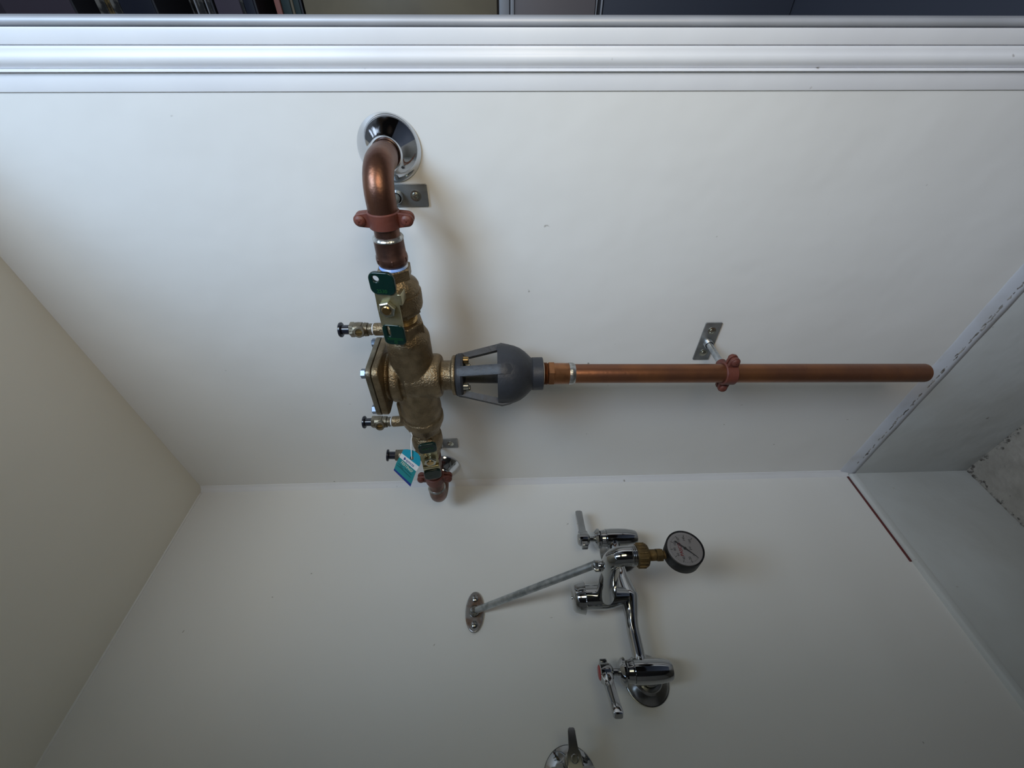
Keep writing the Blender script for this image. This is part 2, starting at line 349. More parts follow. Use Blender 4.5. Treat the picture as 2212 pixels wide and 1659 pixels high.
bm = B(); lathe(bm, P(.1965), AY, [(-.0015, .0144), (0, .0168), (.0015, .0176), (.003, .0174), (.0036, .0168)], 40); obj('solder_ring', bm, 'solder', t); bm = B()
lathe(bm, P(.1728), AY, [(-.0010, .0162), (.0004, .0164), (.0014, .0145)], 40); obj('solder_ring', bm, 'solder', t)
bm = B(); lathe(bm, P(.1985), AY, [(0, .0155), (.0006, .0170), (.0185, .0172), (.0205, .0182), (.024, .0186), (.028, .0182), (.0315, .0165), (.0325, .0150)], 40)
hexp(bm, P(.2185), P(.2262), .0193, .0015, rot=.3); obj('pipe_adapter', bm, 'copper_dark', t)
bm = B(); lathe(bm, P(.2308), AY, [(0, .0160), (.0008, .0168), (.0030, .0172), (.0036, .0160)], 40); obj('thread_tape', bm, 'tape_blue', t, label='blue and white thread sealing tape')
# ---- far copper run
t = thing('copper_pipe', 'brown copper pipe below the far shutoff valve, bending back to the half hidden wall flange', 'pipe', (XA, .742, .131))
bm = B(); e = elbow(.742, -1); tube(bm, [(XA+.01, .742, .131), (XV+.03, .742, .131)], .0143, 40); tube(bm, [P(.617), P(.70)], .0143, 40); obj('pipe', bm, 'copper_dark', t)
bm = B(); tube(bm, [(XV+.044, .742, .131)] + e[1:] + [P(.711), P(.697), P(.6963)], [.0155]+[.0161]*9+[.0161, .0161, .0146], 40); obj('elbow', bm, 'copper_dark', t)
bm = B(); lathe(bm, P(.6967), AY, [(-.0022, .0145), (-.0008, .0160), (.0008, .0170), (.002, .0163)], 40); obj('solder_ring', bm, 'solder', t)
bm = B(); lathe(bm, P(.6245), -AY, [(0, .0155), (.0006, .0170), (.0175, .0172), (.0205, .0184), (.026, .0182), (.0285, .0160)], 40); hexp(bm, P(.608), P(.601), .0193, .0015); obj('pipe_adapter', bm, 'copper_dark', t)
# ---- ball valves
def ball_valve(y0, sgn, stem, label, first):
    """valve centred at y0 on the run; the hex end lies on the -sgn side (toward the copper); stem = direction of the handle stem"""
    t = thing('ball_valve', label, 'valve', P(y0)); ax = AY*sgn; k = 1.0 if first else .92
    bm = B(); c = P(y0)
    hexp(bm, c-ax*.0335, c-ax*.0195, .0212*k, .0012, rot=.45)
    lathe(bm, c-ax*.022, ax, [(0, .0170*k), (.004, .0185*k), (.010, .0245*k), (.014, .0262*k), (.022, .0262*k), (.0225, .0280*k), (.0285, .0282*k), (.0405, .0278*k), (.0445, .0268*k), (.0485, .0222*k), (.0505, .0205*k), (.053, .0205*k)], 56)
    hexp(bm, c+ax*.0245, c+ax*.0315, .0238*k, .0012, rot=.1)
    st = V(stem).normalized()
    cyl(bm, c, c+st*.034, .0098, 32); o = obj('body', bm, 'brass', t, ang=38)
    bm = B(); cyl(bm, c+ax*.0305, c+ax*.047, .0165, 40)
    for q in range(6): lathe(bm, c+ax*(.0315+q*.0024), ax, [(0, .0165), (.0009, .0177), (.0018, .0165)], 40)
    obj('threaded_nipple', bm, 'brass_bright', t)
    # handle: steel plate across the stem, both ends dipped in green vinyl
    hc = c + st*.0375; m4 = axes(hc, (0, 1, .0073), st.cross(V((0, 1, 0))))
    if m4.col[2].to_3d().dot(st) < 0: m4 = axes(hc, (0, 1, .0073), -st.cross(V((0, 1, 0))))
    u0 = .003 if first else .005
    bm = B()
    if first:
        plate(bm, [[(-.024, -.0128), (.0, -.0138), (.022, -.0138), (.024, -.0138), (.024, .0138), (.0, .0138), (-.012, .0138), (-.024, .0138)]], .0022, m4 @ Matrix.Translation((u0, 0, 0)), .0003)
        box(bm, (-.018, .0128, -.014), (-.004, .0180, .0020), .0008, m4)   # stop tab bent back toward the body
    else:
        plate(bm, [rrect(.050, .0275, .002)], .0022, m4 @ Matrix.Translation((u0, 0, 0)), .0003)
        box(bm, (.014, -.0136, .0022), (.021, .0136, .0062), .0018, m4)
        box(bm, (-.016, -.009, .0018), (-.010, -.0035, .0040), .0006, m4)
    h = obj('handle', bm, 'zinc_yellow', t, ang=30, label='yellowish zinc plated handle plate')
    for s, nm in ((-1, 0), (1, 1)):
        bm = B(); mm = m4 @ Matrix.Translation((u0, 0, -.0012))
        if first and s < 0: plate(bm, [rrect(.0285, .0300, .0085, -.0345, -.001), circ(.0038, -.0405, -.0075)], .0050, mm, .0015)
        elif first: plate(bm, [rrect(.030, .0275, .0068, .036, 0), rrect(.0150, .0036, .0016, .0305, -.0058)], .0050, mm, .0015)
        elif s < 0: plate(bm, [rrect(.022, .0290, .0065, -.0355, 0)], .0056, mm, .0015)
        else: plate(bm, [rrect(.025, .0290, .0075, .034, 0)], .0062, mm, .0018)
        g = obj('grip', bm, 'green_vinyl', h, ang=40, label='dark green vinyl grip')
        tr = Matrix.Translation((u0, 0, .00385 if first else .0049))
        bm = B(); tm = Matrix.Rotation(PI/2, 4, 'Z')
        def at(x, y): return m4 @ tr @ Matrix.Translation((x, y, 0)) @ tm @ Matrix.Diagonal((1, 1, 1, 1))
        if first and s < 0: text(bm, '2530', .0062, at(-.0255, -.0025))
        elif first:
            text(bm, 'WATTS REGULATOR', .0022, at(.0415, .001))
            for a_, b_ in ((.0400, .0403), (.0430, .0433)): box(bm, (a_, -.0085, 0), (b_, .0105, .0001), 0, m4 @ tr)
            for a_, b_ in ((-.0085, -.0082), (.0102, .0105)): box(bm, (.0400, a_, 0), (.0433, b_, .0001), 0, m4 @ tr)
            plate(bm, [circ(.0022, .0463, .001), circ(.0018, .0463, .001)], .0002, m4 @ tr, .00002); text(bm, 'W', .0024, at(.0463, .001))
        elif s < 0: text(bm, 'WATTS', .0052, at(-.036, 0))
        else: text(bm, 'W', .006, at(.036, -.004))
        obj('lettering', bm, 'green_print', g, smooth=False, label='dull green lettering')
    bm = B(); hexp(bm, hc+st*.0022, hc+st*.0088, .0106, .001, rot=.25); hn = obj('handle_nut', bm, 'nut_steel', t)
    bm = B(); cyl(bm, hc+st*.003, hc+st*.0103, .0058, 28, .0008); obj('stem', bm, 'brass_bright', hn, label='bright brass stem end')
    return t
ball_valve(.267, 1, (-1, 0, .135), 'brass ball valve with green tipped handle marked 2530, above the valve body', True)
v2 = ball_valve(.560, -1, (-1, 0, -.20), 'brass ball valve with green tipped handle beside the turquoise tag, far end', False)
# ---- reduced pressure backflow preventer
t = thing('backflow_preventer', 'large cast brass backflow preventer body between the two ball valves', 'valve', (XV, YV, .127))
bm = B(); c0 = P(YV)
hexp(bm, P(.3105), P(.331), .0262, .0012, rot=.2)
lathe(bm, P(.322), AY, [(0, .022), (.006, .0262), (.012, .0290), (.016, .0300), (.07, .0305), (.10, .0295), (.130, .0305), (.150, .0318), (.158, .0318), (.160, .0308), (.166, .0308), (.168, .0330), (.176, .0332), (.181, .0325), (.184, .0300), (.192, .0285), (.196, .0262), (.200, .0235)], 64)
hexp(bm, P(.505), P(.527), .0268, .0012, rot=.35)
lathe(bm, (XV, YV, .0), (0, 0, 1), [(.0700, .0222), (.0880, .0222), (.0885, .0290), (.091, .0318), (.096, .0332), (.138, .0335), (.1390, .0300), (.1445, .0300), (.1455, .0350), (.150, .0378), (.158, .0382), (.1605, .0345), (.1650, .034), (.168, .034)], 72)
lathe(bm, (XV, YV, .0), (0, 0, 1), [(.0668, .0290), (.0676, .0300), (.0715, .0300), (.0730, .0285), (.0735, .0222)], 64)
PC = (.467, .405)
plate(bm, [rrect(.088, .088, .013, PC[0], PC[1])], .0095, Matrix.Translation((0, 0, .1655)), .0012)
cyl(bm, (.470, .504, .14), (.467, .504, .1800), .0088, 32, .001)         # bosses of the test cocks
cyl(bm, (.478, .330, .13), (.478, .330, .1735), .0088, 32, .001)
box(bm, (.458, .455, .128), (.476, .500, .1640), .004)
o = obj('valve_body', bm, 'brass', t); remesh(o, .0011, 5)
bm = B()                                                                  # cast marks: arrow and small badge
vd = V((-.755, -.656, 0)); side = V((-.656, .755, 0))
sp = V((XV, YV, .1175)) + vd*.0333
def onchamber(bm, pts, r=.0007, rr=.0334):
    out = []
    for s_, z in pts:
        a = s_/rr; d = vd*math.cos(a) + side*math.sin(a); out.append(V((XV, YV, z)) + d*rr)
    tube(bm, out, r, 8)
onchamber(bm, [(.0090, .113), (.0030, .1135)]); onchamber(bm, [(.0030, .1095), (-.0005, .1135), (.0030, .1175)]); onchamber(bm, [(.0030, .1095), (.0032, .1115), (.0100, .1085)])
ring = [(.0078+.0034*math.sin(2*PI*k/18), .1255+.0034*math.cos(2*PI*k/18)) for k in range(19)]; onchamber(bm, ring, .0005)
onchamber(bm, [(.0060, .1270), (.0090, .1270)], .0005); onchamber(bm, [(.0060, .1240), (.0090, .1240)], .0005); onchamber(bm, [(.0075, .1270), (.0075, .1240)], .0005)
obj('cast_marks', bm, 'brass', t, label='raised arrow and round badge')
bm = B(); plate(bm, [rrect(.089, .089, .014, PC[0], PC[1])], .0068, Matrix.Translation((0, 0, .1755)), .0010)
lathe(bm, (PC[0], PC[1], .181), (0, 0, 1), [(0, .030), (.002, .0295), (.006, .024), (.008, .015), (.0085, 0)], 48)
obj('cover_plate', bm, 'brass_flange', t)
for sx in (-1, 1):
    for sy in (-1, 1):
        bm = B(); x, y = PC[0]+sx*.0345, PC[1]+sy*.0345; cyl(bm, (x, y, .1818), (x, y, .1830), .0078, 24, .0002); hexp(bm, (x, y, .1829), (x, y, .1900), .0068, .0008, rot=.3); obj('bolt', bm, 'bolt_zinc', t, label='zinc plated hexagon bolt')
def test_cock(parent, x, y, z, port, lean=(0, 0, 1)):
    """z = top of the boss"""
    d = V(lean).normalized(); b = V((x, y, z)); port = V(port).normalized()
    bm = B(); lathe(bm, b, d, [(.0010, .0062), (.0016, .0078), (.0050, .0082), (.0056, .0072), (.0070, .0072), (.0078, .0092), (.0125, .0096), (.0132, .0086), (.0145, .0086), (.0152, .0098), (.0200, .0102), (.0260, .0098), (.0262, .0080), (.0270, .0080)], 36)
    hexp(bm, b+d*.0258, b+d*.0318, .0104, .0006)
    q = b + d*.0165; lathe(bm, q, port, [(0, .0064), (.0125, .0064), (.0130, .0072), (.0165, .0072), (.0170, .0066), (.0170, .0048), (.0150, .0047)], 32)
    tcu = obj('test_cock', bm, 'brass_flange', parent)
    bm = B(); cyl(bm, q+port*.0140, q+port*.0160, .0047, 28, .0003)
    mm = axes(q+port*.0158, d, port.cross(d)); box(bm, (-.0040, -.0004, 0), (.0040, .0004, .0006), 0, mm)
    obj('slotted_screw', bm, 'brass_bright', tcu, label='brass slotted screw')
    bm = B(); lathe(bm, b, d, [(-.0004, .0068), (0, .0074), (.0012, .0074), (.0018, .0064)], 28); obj('thread_tape', bm, 'tape_white', tcu, label='white sealing tape')
    bm = B(); lathe(bm, b, d, [(.0318, .0060), (.0320, .0066), (.0425, .0064), (.0430, .0096), (.0436, .0102), (.0455, .0102), (.0462, .0096), (.0462, .004), (.0445, .0035), (.0445, 0)], 36)
    obj('dust_cap', bm, 'black_plastic', tcu, label='black plastic dust cap')
test_cock(t, .478, .330, .1735, (-.93, -.35, -.05)); test_cock(t, .467, .504, .1800, (-.93, -.35, -.05))
test_cock(v2, .455, .578, .1535, (-.93, -.35, 0), (-.06, -.12, 1))
bm = B(); cyl(bm, (.455, .580, .135), (.455, .578, .1535), .0088, 28, .001); obj('boss', bm, 'brass', v2)
# ---- air gap fitting
t = thing('air_gap_fitting', 'dark grey caged air gap funnel between valve body and copper drain pipe', 'fitting', (XV, YV, .0055))
bm = B(); cyl(bm, (XV, YV, .0668), (XV, YV, .0652), .0312, 48, .0003); obj('gasket', bm, 'gasket', t, label='black rubber gasket')
bm = B(); lathe(bm, (XV, YV, 0), (0, 0, 1), [(.0655, .0310), (.0640, .0322), (.0590, .0322), (.0575, .0312), (.0560, .0300), (.0560, .0200), (.0655, .0200)], 64)
for f in list(bm.faces):
    if len(f.verts) > 4: bm.faces.remove(f)
va = math.atan2(-.656, -.755) + .17
for k in range(4):
    a = va + k*PI/2; d = V((math.cos(a), math.sin(a), 0)); s = V((-math.sin(a), math.cos(a), 0))
    sec = [(.0640, .0235, .0322), (.0560, .0240, .0335), (.0300, .0298, .0400), (.0060, .0355, .0458), (.0005, .0360, .0474), (-.0110, .0380, .0450), (-.0220, .0360, .0395)]
    rg = []
    for z, r0, r1 in sec:
        w = .0072; c = V((XV, YV, z)); rg.append([bm.verts.new(c+d*r0-s*w), bm.verts.new(c+d*r0+s*w), bm.verts.new(c+d*(r1-.001)+s*w), bm.verts.new(c+d*(r1+.0005)), bm.verts.new(c+d*(r1-.001)-s*w)])
    for p_, q_ in zip(rg, rg[1:]):
        for j in range(5): bm.faces.new((p_[j], p_[(j+1) % 5], q_[(j+1) % 5], q_[j]))
    bm.faces.new(rg[0]); bm.faces.new(rg[-1][::-1])
obj('cage', bm, 'grey_epoxy', t, ang=30)
bm = B(); outer = [(.0060, .0432), (.0055, .0440), (.0000, .0443), (-.0120, .0440), (-.0190, .0422), (-.0270, .0388), (-.0340, .0338), (-.0395, .0285), (-.0430, .0248), (-.0450, .0240), (-.0455, .0246), (-.0600, .0246), (-.0608, .0238), (-.0608, .0160)]
inner = [(-.030, .0160), (-.0300, .0300), (-.0190, .0385), (-.0080, .0405), (.0055, .0405), (.0060, .0410)]
lathe(bm, (XV, YV, 0), (0, 0, 1), outer+inner, 72)
for f in list(bm.faces):
    if len(f.verts) > 4: bm.faces.remove(f)
obj('funnel', bm, 'grey_epoxy', t, ang=40)
for a, m in ((va-PI/4-.06, 'nut_steel'), (va+PI/4+.06, 'brass_bright'), (va+3*PI/4, 'nut_steel'), (va-3*PI/4, 'nut_steel')):
    bm = B(); x, y = XV+.0255*math.cos(a), YV+.0255*math.sin(a); cyl(bm, (x, y, .0562), (x, y, .0478), .0052, 24, .0008); cyl(bm, (x, y, .0700), (x, y, .0560), .0028, 16); obj('screw', bm, m, t)
# ---- drain pipe
t = thing('drain_pipe', 'long straight orange brown copper pipe running down from the grey funnel, open lower end', 'pipe', (XV, YV, -.652))
DD = V((0, -.0222, 1)).normalized(); D0 = V((XV, YV, -.060)); DN = -DD        # the pipe hangs very slightly out of plumb
bm = B(); lathe(bm, D0, DN, [(.5945, .0132), (.5945, .0137), (.5947, .0140), (.5935, .0143), (.040, .0143), (.040, .0132), (.5945, .0132)], 48)
for f in list(bm.faces):
    if len(f.verts) > 4: bm.faces.remove(f)
obj('pipe', bm, 'copper_drain', t)
bm = B(); lathe(bm, D0, DN, [(.0165, .0165), (.0172, .0160), (.0395, .0158), (.0410, .0150)], 48); hexp(bm, D0+DN*.0085, D0+DN*.0175, .0188, .001, rot=.3)
for q in range(4): lathe(bm, D0+DN*(q*.0020), DN, [(0, .0160), (.0008, .0170), (.0016, .0160)], 40)
obj('pipe_adapter', bm, 'copper_orange', t)
bm = B(); lathe(bm, D0, DN, [(.0395, .0150), (.0400, .0163), (.0430, .0166), (.0460, .0162), (.0490, .0145)], 48); obj('solder_ring', bm, 'solder', t, label='silver solder ring')
bm = B(); lathe(bm, D0, DN, [(.0000, .0160), (.0004, .0172), (.0018, .0172), (.0022, .016)], 40); obj('thread_tape', bm, 'tape_white', t, label='white sealing tape')
# ---- pipe clamps: split ring, two ears with screws, rod, plate on the wall
def clamp(c, axis, plate_long, wallc, label, r=.0143):
    """c = ring centre, axis = pipe direction, ears lie across axis parallel to the wall"""
    c = V(c); ax = V(axis).normalized(); X = V((1, 0, 0)); ear = ax.cross(X).normalized(); wc = V(wallc)
    t = thing('pipe_clamp', label, 'pipe clamp', wc)
    bm = B()
    lathe(bm, c, ax, [(-.0090, r+.0002), (-.0092, r+.0020), (-.0080, r+.0034), (.0080, r+.0034), (.0092, r+.0020), (.0090, r+.0002)], 48)
    for f in list(bm.faces):
        if len(f.verts) > 4: bm.faces.remove(f)
    for s in (-1, 1):
        m4 = axes(c, ear*s, ax)
        n = m4.col[2].to_3d(); flip = 1 if n.x > 0 else -1
        for lo, hi in ((-.0062, -.0014), (.0014, .0058)):
            tmp = [[(r-.001, -.0085), (r+.006, -.0078)] + [(r+.0112+.0072*math.sin(math.radians(a)), -.0072*math.cos(math.radians(a))) for a in range(0, 181, 15)] + [(r+.006, .0078), (r-.001, .0085)]]
            z_ = min(lo*flip, hi*flip); plate(bm, tmp, abs(hi-lo), m4 @ Matrix.Translation((0, 0, z_)), .0008)
    ring = obj('ring', bm, 'red_clamp', t, ang=40)
    for s in (-1, 1):
        q = c + ear*s*(r+.0112)
        bm = B(); d = V((-1, 0, 0)) 
        lathe(bm, q, d, [(-.0085, .0050), (-.0080, .0055), (-.0058, .0055), (.0060, .0030), (.0060, .0062), (.0075, .0062), (.0090, .0050), (.0098, .0025), (.0098, 0)], 24)
        mm = axes(q+d*.0096, (0, 1, 1), (0, -1, 1)); box(bm, (-.0034, -.0005, -.0004), (.0034, .0005, .0004), 0, mm); box(bm, (-.0005, -.0034, -.0004), (.0005, .0034, .0004), 0, mm)
        obj('screw', bm, 'red_clamp', t)
    dirw = (wc - c).normalized(); a = c + dirw*(r+.002)
    bm = B(); cyl(bm, a, a+dirw*.010, .0078, 28, .001); obj('socket', bm, 'red_clamp', t)
    bm = B(); cyl(bm, a+dirw*.004, wc, .0050, 24); cyl(bm, wc-V((.0110, 0, 0)), wc, .0068, 24, .0006)
    for q in range(4): lathe(bm, wc-V((.0110-q*.0018, 0, 0)), (1, 0, 0), [(0, .0066), (.0008, .0074), (.0016, .0066)], 24)
    obj('rod', bm, 'zinc_rod', t)
    pl = V(plate_long).normalized(); m4 = axes(wc, pl, V((1, 0, 0)).cross(pl)); 
    if m4.col[2].x > 0: m4 = axes(wc, pl, -V((1, 0, 0)).cross(pl))
    bm = B(); plate(bm, [rrect(.0755, .0270, .0015)], .0024, m4, .0003); pt = obj('mounting_plate', bm, 'zinc', t)
    for s in (-1, 1):
        bm = B(); q = wc + pl*s*.0225 + V((-.0024, 0, 0)); lathe(bm, q, (-1, 0, 0), [(0, .0066), (.0007, .0066), (.0009, .0042), (.0020, .0040), (.0026, .0024), (.0027, 0)], 24)
        mm = axes(q+V((-.0026, 0, 0)), (0, 1, .4), (0, -.4, 1)); box(bm, (-.0024, -.0004, -.0004), (.0024, .0004, .0004), 0, mm); box(bm, (-.0004, -.0024, -.0004), (.0004, .0024, .0004), 0, mm)
        obj('screw', bm, 'nut_steel', pt)
    return t
clamp(P(.177), AY, (0, 0, 1), (XA, .179, .1265), 'red brown split ring clamp below the upper copper bend, nearest the door post')
clamp(P(.664), AY, (0, 0, 1), (XA, .664, .1300), 'red brown split ring clamp partly hidden behind the far ball valve handle')
clamp(D0+DN*.283, DD, (0, 1, 0), (XA, .4163, -.343), 'red brown split ring clamp holding the long drain pipe, with angled grey wall plate')
# ---- turquoise test tag
f_ = 902.3
def ray(px, py): return R @ V(((px-1106)/f_, (829.5-py)/f_, -1))
NT = V((.80, .60, 0)); CT = .648
def tp(px, py, off=0):
    r_ = ray(px, py); return r_*((CT-off)/NT.dot(r_))
OT = tp(850.5, 1015.6); UX = (tp(886.7, 1051)-OT).normalized(); m4t = axes(OT, UX, tp(868, 978.5)-OT)
if m4t.col[2].to_3d().dot(NT) > 0: m4t.col[2] = -m4t.col[2]
inv = axes(OT, UX, tp(868, 978.5)-OT).inverted()
def t2(px, py): q = inv @ tp(px, py); return (q.x, q.y)
outline = [t2(*p) for p in ((850.5, 1015.6), (886.7, 1051), (899, 1018), (905.5, 1008), (908, 1003), (908.6, 993), (907.5, 986), (903, 979.5), (897, 975), (890, 972), (880, 970.6), (871.7, 970.8), (867.7, 978.7), (862.7, 987), (856, 1000))]
band = [t2(*p) for p in ((867.7, 978.7), (905.5, 1008), (899, 1018), (862.7, 987))]
edge = [t2(*p) for p in ((850.5, 1015.6), (886.7, 1051), (888.6, 1046), (851.8, 1011.8))]
mfull = axes(OT, UX, tp(868, 978.5)-OT)
flipz = -1 if mfull.col[2].to_3d().dot(NT) > 0 else 1
hole = t2(889.7, 989.5)
top = thing('test_tag', 'turquoise paper tag reading syncta and TESTING?, hanging beside the far ball valve', 'tag', tp(889, 985))
def layer(pts, holes, z, th, mi, bm): plate(bm, [pts]+holes, th, mfull @ Matrix.Translation((0, 0, z*flipz if flipz > 0 else z*flipz-th)), .00003, mi)
bm = B(); layer(outline, [circ(.0030, *hole)], 0, .0004, 0, bm)
blue = [t2(*p) for p in ((905.5, 1008), (908, 1003), (908.6, 993), (907.5, 986), (903, 979.5), (897, 975), (890, 972), (880, 970.6), (871.7, 970.8), (867.7, 978.7))]
layer(blue, [circ(.0030, *hole)], .0004, .0001, 1, bm); layer(band, [], .0004, .0001, 2, bm); layer(edge, [], .0004, .0001, 3, bm)
card = obj('card', bm, ['tag_teal', 'tag_blue', 'tag_white', 'tag_navy'], top, smooth=False)
def tmat(px, py, px2, py2, z):
    o = tp(px, py, z); x = (tp(px2, py2, z)-o).normalized(); y = V((-.2, .1, 1)); n = -NT
    y = n.cross(x); m = Matrix((x, y, n)).transposed().to_4x4(); m.translation = o; return m
bm = B(); text(bm, 'syncta', .0064, tmat(886.0, 1000.3, 895, 1007.6, .0006), bold=.00005, width=.98)
for q in range(3): 
    c_ = tp(874.2+(.3, 1.0, -1.0)[q], 990.8+(-1.7, 1.0, 1.0)[q], .0006); m_ = Matrix((UX, (-NT).cross(UX), -NT)).transposed().to_4x4(); m_.translation = c_; plate(bm, [circ(.0011)], .0001, m_, .00002)
obj('lettering', bm, 'tag_navy', card, smooth=False, label='dark blue printed word and swirl mark')
bm = B(); text(bm, 'TESTING?', .0057, tmat(878.4, 1008.2, 887.9, 1016.8, .0006), bold=.00007, width=1.0); obj('lettering', bm, 'tag_cream', card, smooth=False, label='pale printed heading')
bm = B()
for i, (x0, y0, x1, y1) in enumerate(((860.5, 1000.5, 870, 1008), (863.5, 1006.5, 871.5, 1013.5), (874.5, 1012, 889, 1026), (858, 1004, 887, 1031))):
    a_ = tp(x0, y0, .0006); b_ = tp(x1, y1, .0006); L = (b_-a_).length; m_ = axes(a_, b_-a_, (-NT).cross(b_-a_)); box(bm, (0, -.0009, 0), (L, .0004, .0001), 0, m_)
obj('print_lines', bm, 'tag_dark', card, smooth=False, label='small dark print too faint to read')
bm = B(); tube(bm, [tp(889.7, 991, .001), tp(888.8, 984, .003), tp(888.2, 966, .004), tp(888.6, 950, .002), tp(890.5, 941, -.004), P(.515, XV-.004, .0262)], .00075, 8); tube(bm, [tp(889.7, 991, -.001), tp(889.7, 988, -.002), tp(889, 975, .002)], .0007, 8)
obj('tie', bm, 'tape_white', top, label='translucent white plastic tie')
# ================================================================== SERVICE FAUCET ON THE BACK WALL
XH, XC_, XM, YF = .167, .378, .2725, .742
G = 'wall flanges of the service faucet'
escutcheon((.169, YB, -.223), (0, -1, 0), 'chrome wall flange under the faucet valve with the red capped lever', None, .036, .016, .021, 'chrome_dull')
escutcheon((.376, YB, -.223), (0, -1, 0), 'chrome wall flange hidden behind the faucet valve with the plain lever', None, .036, .016, .021, 'chrome_dull')
t = thing('service_faucet', 'chrome wall mounted service faucet with two lever handles, spout and brace', 'faucet', (XM, YB, -.2))
bm = B()
for x in (XH, XC_):
    lathe(bm, (x, YF, 0), (0, 0, -1), [(.1795, .0120), (.1800, .0148), (.1860, .0160), (.1862, .0150), (.1885, .0150), (.1890, .0172), (.200, .0176), (.215, .0175), (.228, .0166), (.238, .0150), (.2445, .0134), (.2465, .0120), (.2470, 0)], 56)
    cyl(bm, (x, YF, -.223), (x, YB-.004, -.223), .0140, 40)
pts = []; rad = []
for k in range(33):
    s = k/32; x = XH + (XC_-XH)*s; u = abs(s-.5)*2
    pts.append((x, YF-.003, -.2015-.006*max(0, 1-u*2.2))); rad.append(.0098+.0045*max(0, (u-.80)/.2)**2+.0055*max(0, 1-u*3.0))
tube(bm, pts, rad, 32)
lathe(bm, (XM, YF-.006, 0), (0, 0, -1), [(.126, .0130), (.127, .0196), (.165, .0200), (.178, .0180), (.190, .0145), (.200, .0135), (.208, .0110), (.212, 0)], 56)
obj('faucet_body', bm, 'chrome', t, ang=40)
bm = B(); lathe(bm, (XM, YF-.006, 0), (0, 0, -1), [(.1105, 0), (.1108, .010), (.1118, .0185), (.1150, .0222), (.1210, .0240), (.1290, .0256), (.1302, .0262), (.1308, .0256), (.1290, .0240), (.1270, .0140), (.1260, .0120)], 64)
cp = obj('vacuum_breaker_cap', bm, 'chrome', t, ang=40)
bm = B(); lathe(bm, (XM, YF-.006, -.1108), (0, 0, 1), [(0, .003), (.0012, .0026), (.0014, 0)], 16); obj('cap_screw', bm, 'chrome_dull', cp)
# spout straight out of the body, then down
bm = B(); ys = .588
sp_ = [(XM, YF-.012, -.166), (XM, YF-.028, -.1655), (XM, .690, -.1625), (XM, .650, -.1590), (XM, .618, -.1565), (XM, .604, -.1560)]
rs_ = [.0170, .0164, .0154, .0148, .0143, .0140]
for k in range(1, 8):
    a = PI/2*k/7; sp_.append((XM, .604-.016*math.sin(a), -.156-.016*(1-math.cos(a)))); rs_.append(.0138)
sp_ += [(XM, ys, -.180), (XM, ys, -.1805), (XM, ys, -.1865), (XM, ys, -.190)]; rs_ += [.0138, .0144, .0144, .0132]
tube(bm, sp_, rs_, 40)
for q in range(2): lathe(bm, (XM, ys, -.1815-q*.0024), (0, 0, -1), [(0, .0143), (.0009, .0149), (.0018, .0143)], 40)
obj('spout', bm, 'chrome', t, ang=45)
def lever(x, bd, capm, lab):
    bd = V(bd).normalized(); top_ = V((x, YF, -.1380))
    bm = B()
    lathe(bm, (x, YF, 0), (0, 0, -1), [(.1668, .0040), (.1670, .0120), (.1700, .0160), (.1725, .0182), (.1755, .0182), (.1768, .0165), (.1772, .0150), (.1800, .0150)], 40)
    hexp(bm, (x, YF, -.1742), (x, YF, -.1782), .0188, .001, rot=.2)
    bn = obj('bonnet', bm, 'chrome', t, ang=30)
    bm = B()
    lathe(bm, top_, (0, 0, -1), [(0, .0105), (.0012, .0122), (.0140, .0122), (.0175, .0112), (.0200, .0080), (.0205, .0050), (.0330, .0046)], 40)
    s = V((0, 0, 1)).cross(bd); n = V((0, 0, 1)); ax0 = V((x, YF, -.1470)); rg = []
    for d_, w, h, dz in ((.000, .0088, .0085, 0), (.011, .0090, .0090, 0), (.016, .0064, .0068, -.0004), (.030, .0058, .0064, -.0008), (.050, .0056, .0066, -.0012), (.064, .0054, .0068, -.0016), (.0670, .0040, .0054, -.0016)):
        c = ax0 + bd*d_ + n*dz; rg.append([bm.verts.new(c + s*w*a_ + n*h*b_) for a_, b_ in ((-1, -.6), (-.75, -1), (.75, -1), (1, -.6), (1, .6), (.75, 1), (-.75, 1), (-1, .6))])
    for p_, q_ in zip(rg, rg[1:]):
        for j in range(8): bm.faces.new((p_[j], p_[(j+1) % 8], q_[(j+1) % 8], q_[j]))
    bm.faces.new(rg[0]); bm.faces.new(rg[-1][::-1])
    tail = ax0 - bd*.016; box(bm, (-.007, -.0065, -.006), (.007, .0065, .006), .002, axes(tail+bd*.004, bd, s))
    h = obj('handle', bm, 'chrome', t, ang=50)
    bm = B(); lathe(bm, top_, (0, 0, 1), [(-.0005, .0100), (.0006, .0098), (.0014, .0085), (.0016, 0)], 32); obj('index_cap', bm, capm, h, label=lab)
lever(XH, (-.86, -.50, 0), 'red_cap', 'red index cap'); lever(XC_, (.97, .22, 0), 'chrome_dull', None)
bm = B(); a = V((XM+.003, .618, -.136)); b = V((.2784, YB-.010, .0530)); d = (b-a).normalized()
tube(bm, [a, a+d*.004, b-d*.004, b], [.0052, .0057, .0057, .0052], 24)
br = obj('brace_rod', bm, 'zinc_rod', t)
bm = B(); hk = V((XM, .618, -.1445)); lathe(bm, hk, (0, 0, 1), [(-.004, .0075), (.006, .0070), (.0080, .0055)], 24)
tube(bm, [hk+V((-.006, 0, .004)), hk+V((-.0065, 0, .011)), hk+V((0, 0, .015)), hk+V((.0065, 0, .011)), hk+V((.006, 0, .004))], .0026, 12); obj('eye_bolt', bm, 'chrome', br)
bm = B(); oval = [(.0340*math.cos(2*PI*k/40), .0165*math.sin(2*PI*k/40)) for k in range(40)]
mfl = axes((.2784, YB, .0565), (1, 0, 0), (0, 0, 1)); up_ = 1 if mfl.col[2].y < 0 else -1
plate(bm, [oval], .0050, mfl if up_ > 0 else mfl @ Matrix.Translation((0, 0, -.0050)), .0016)
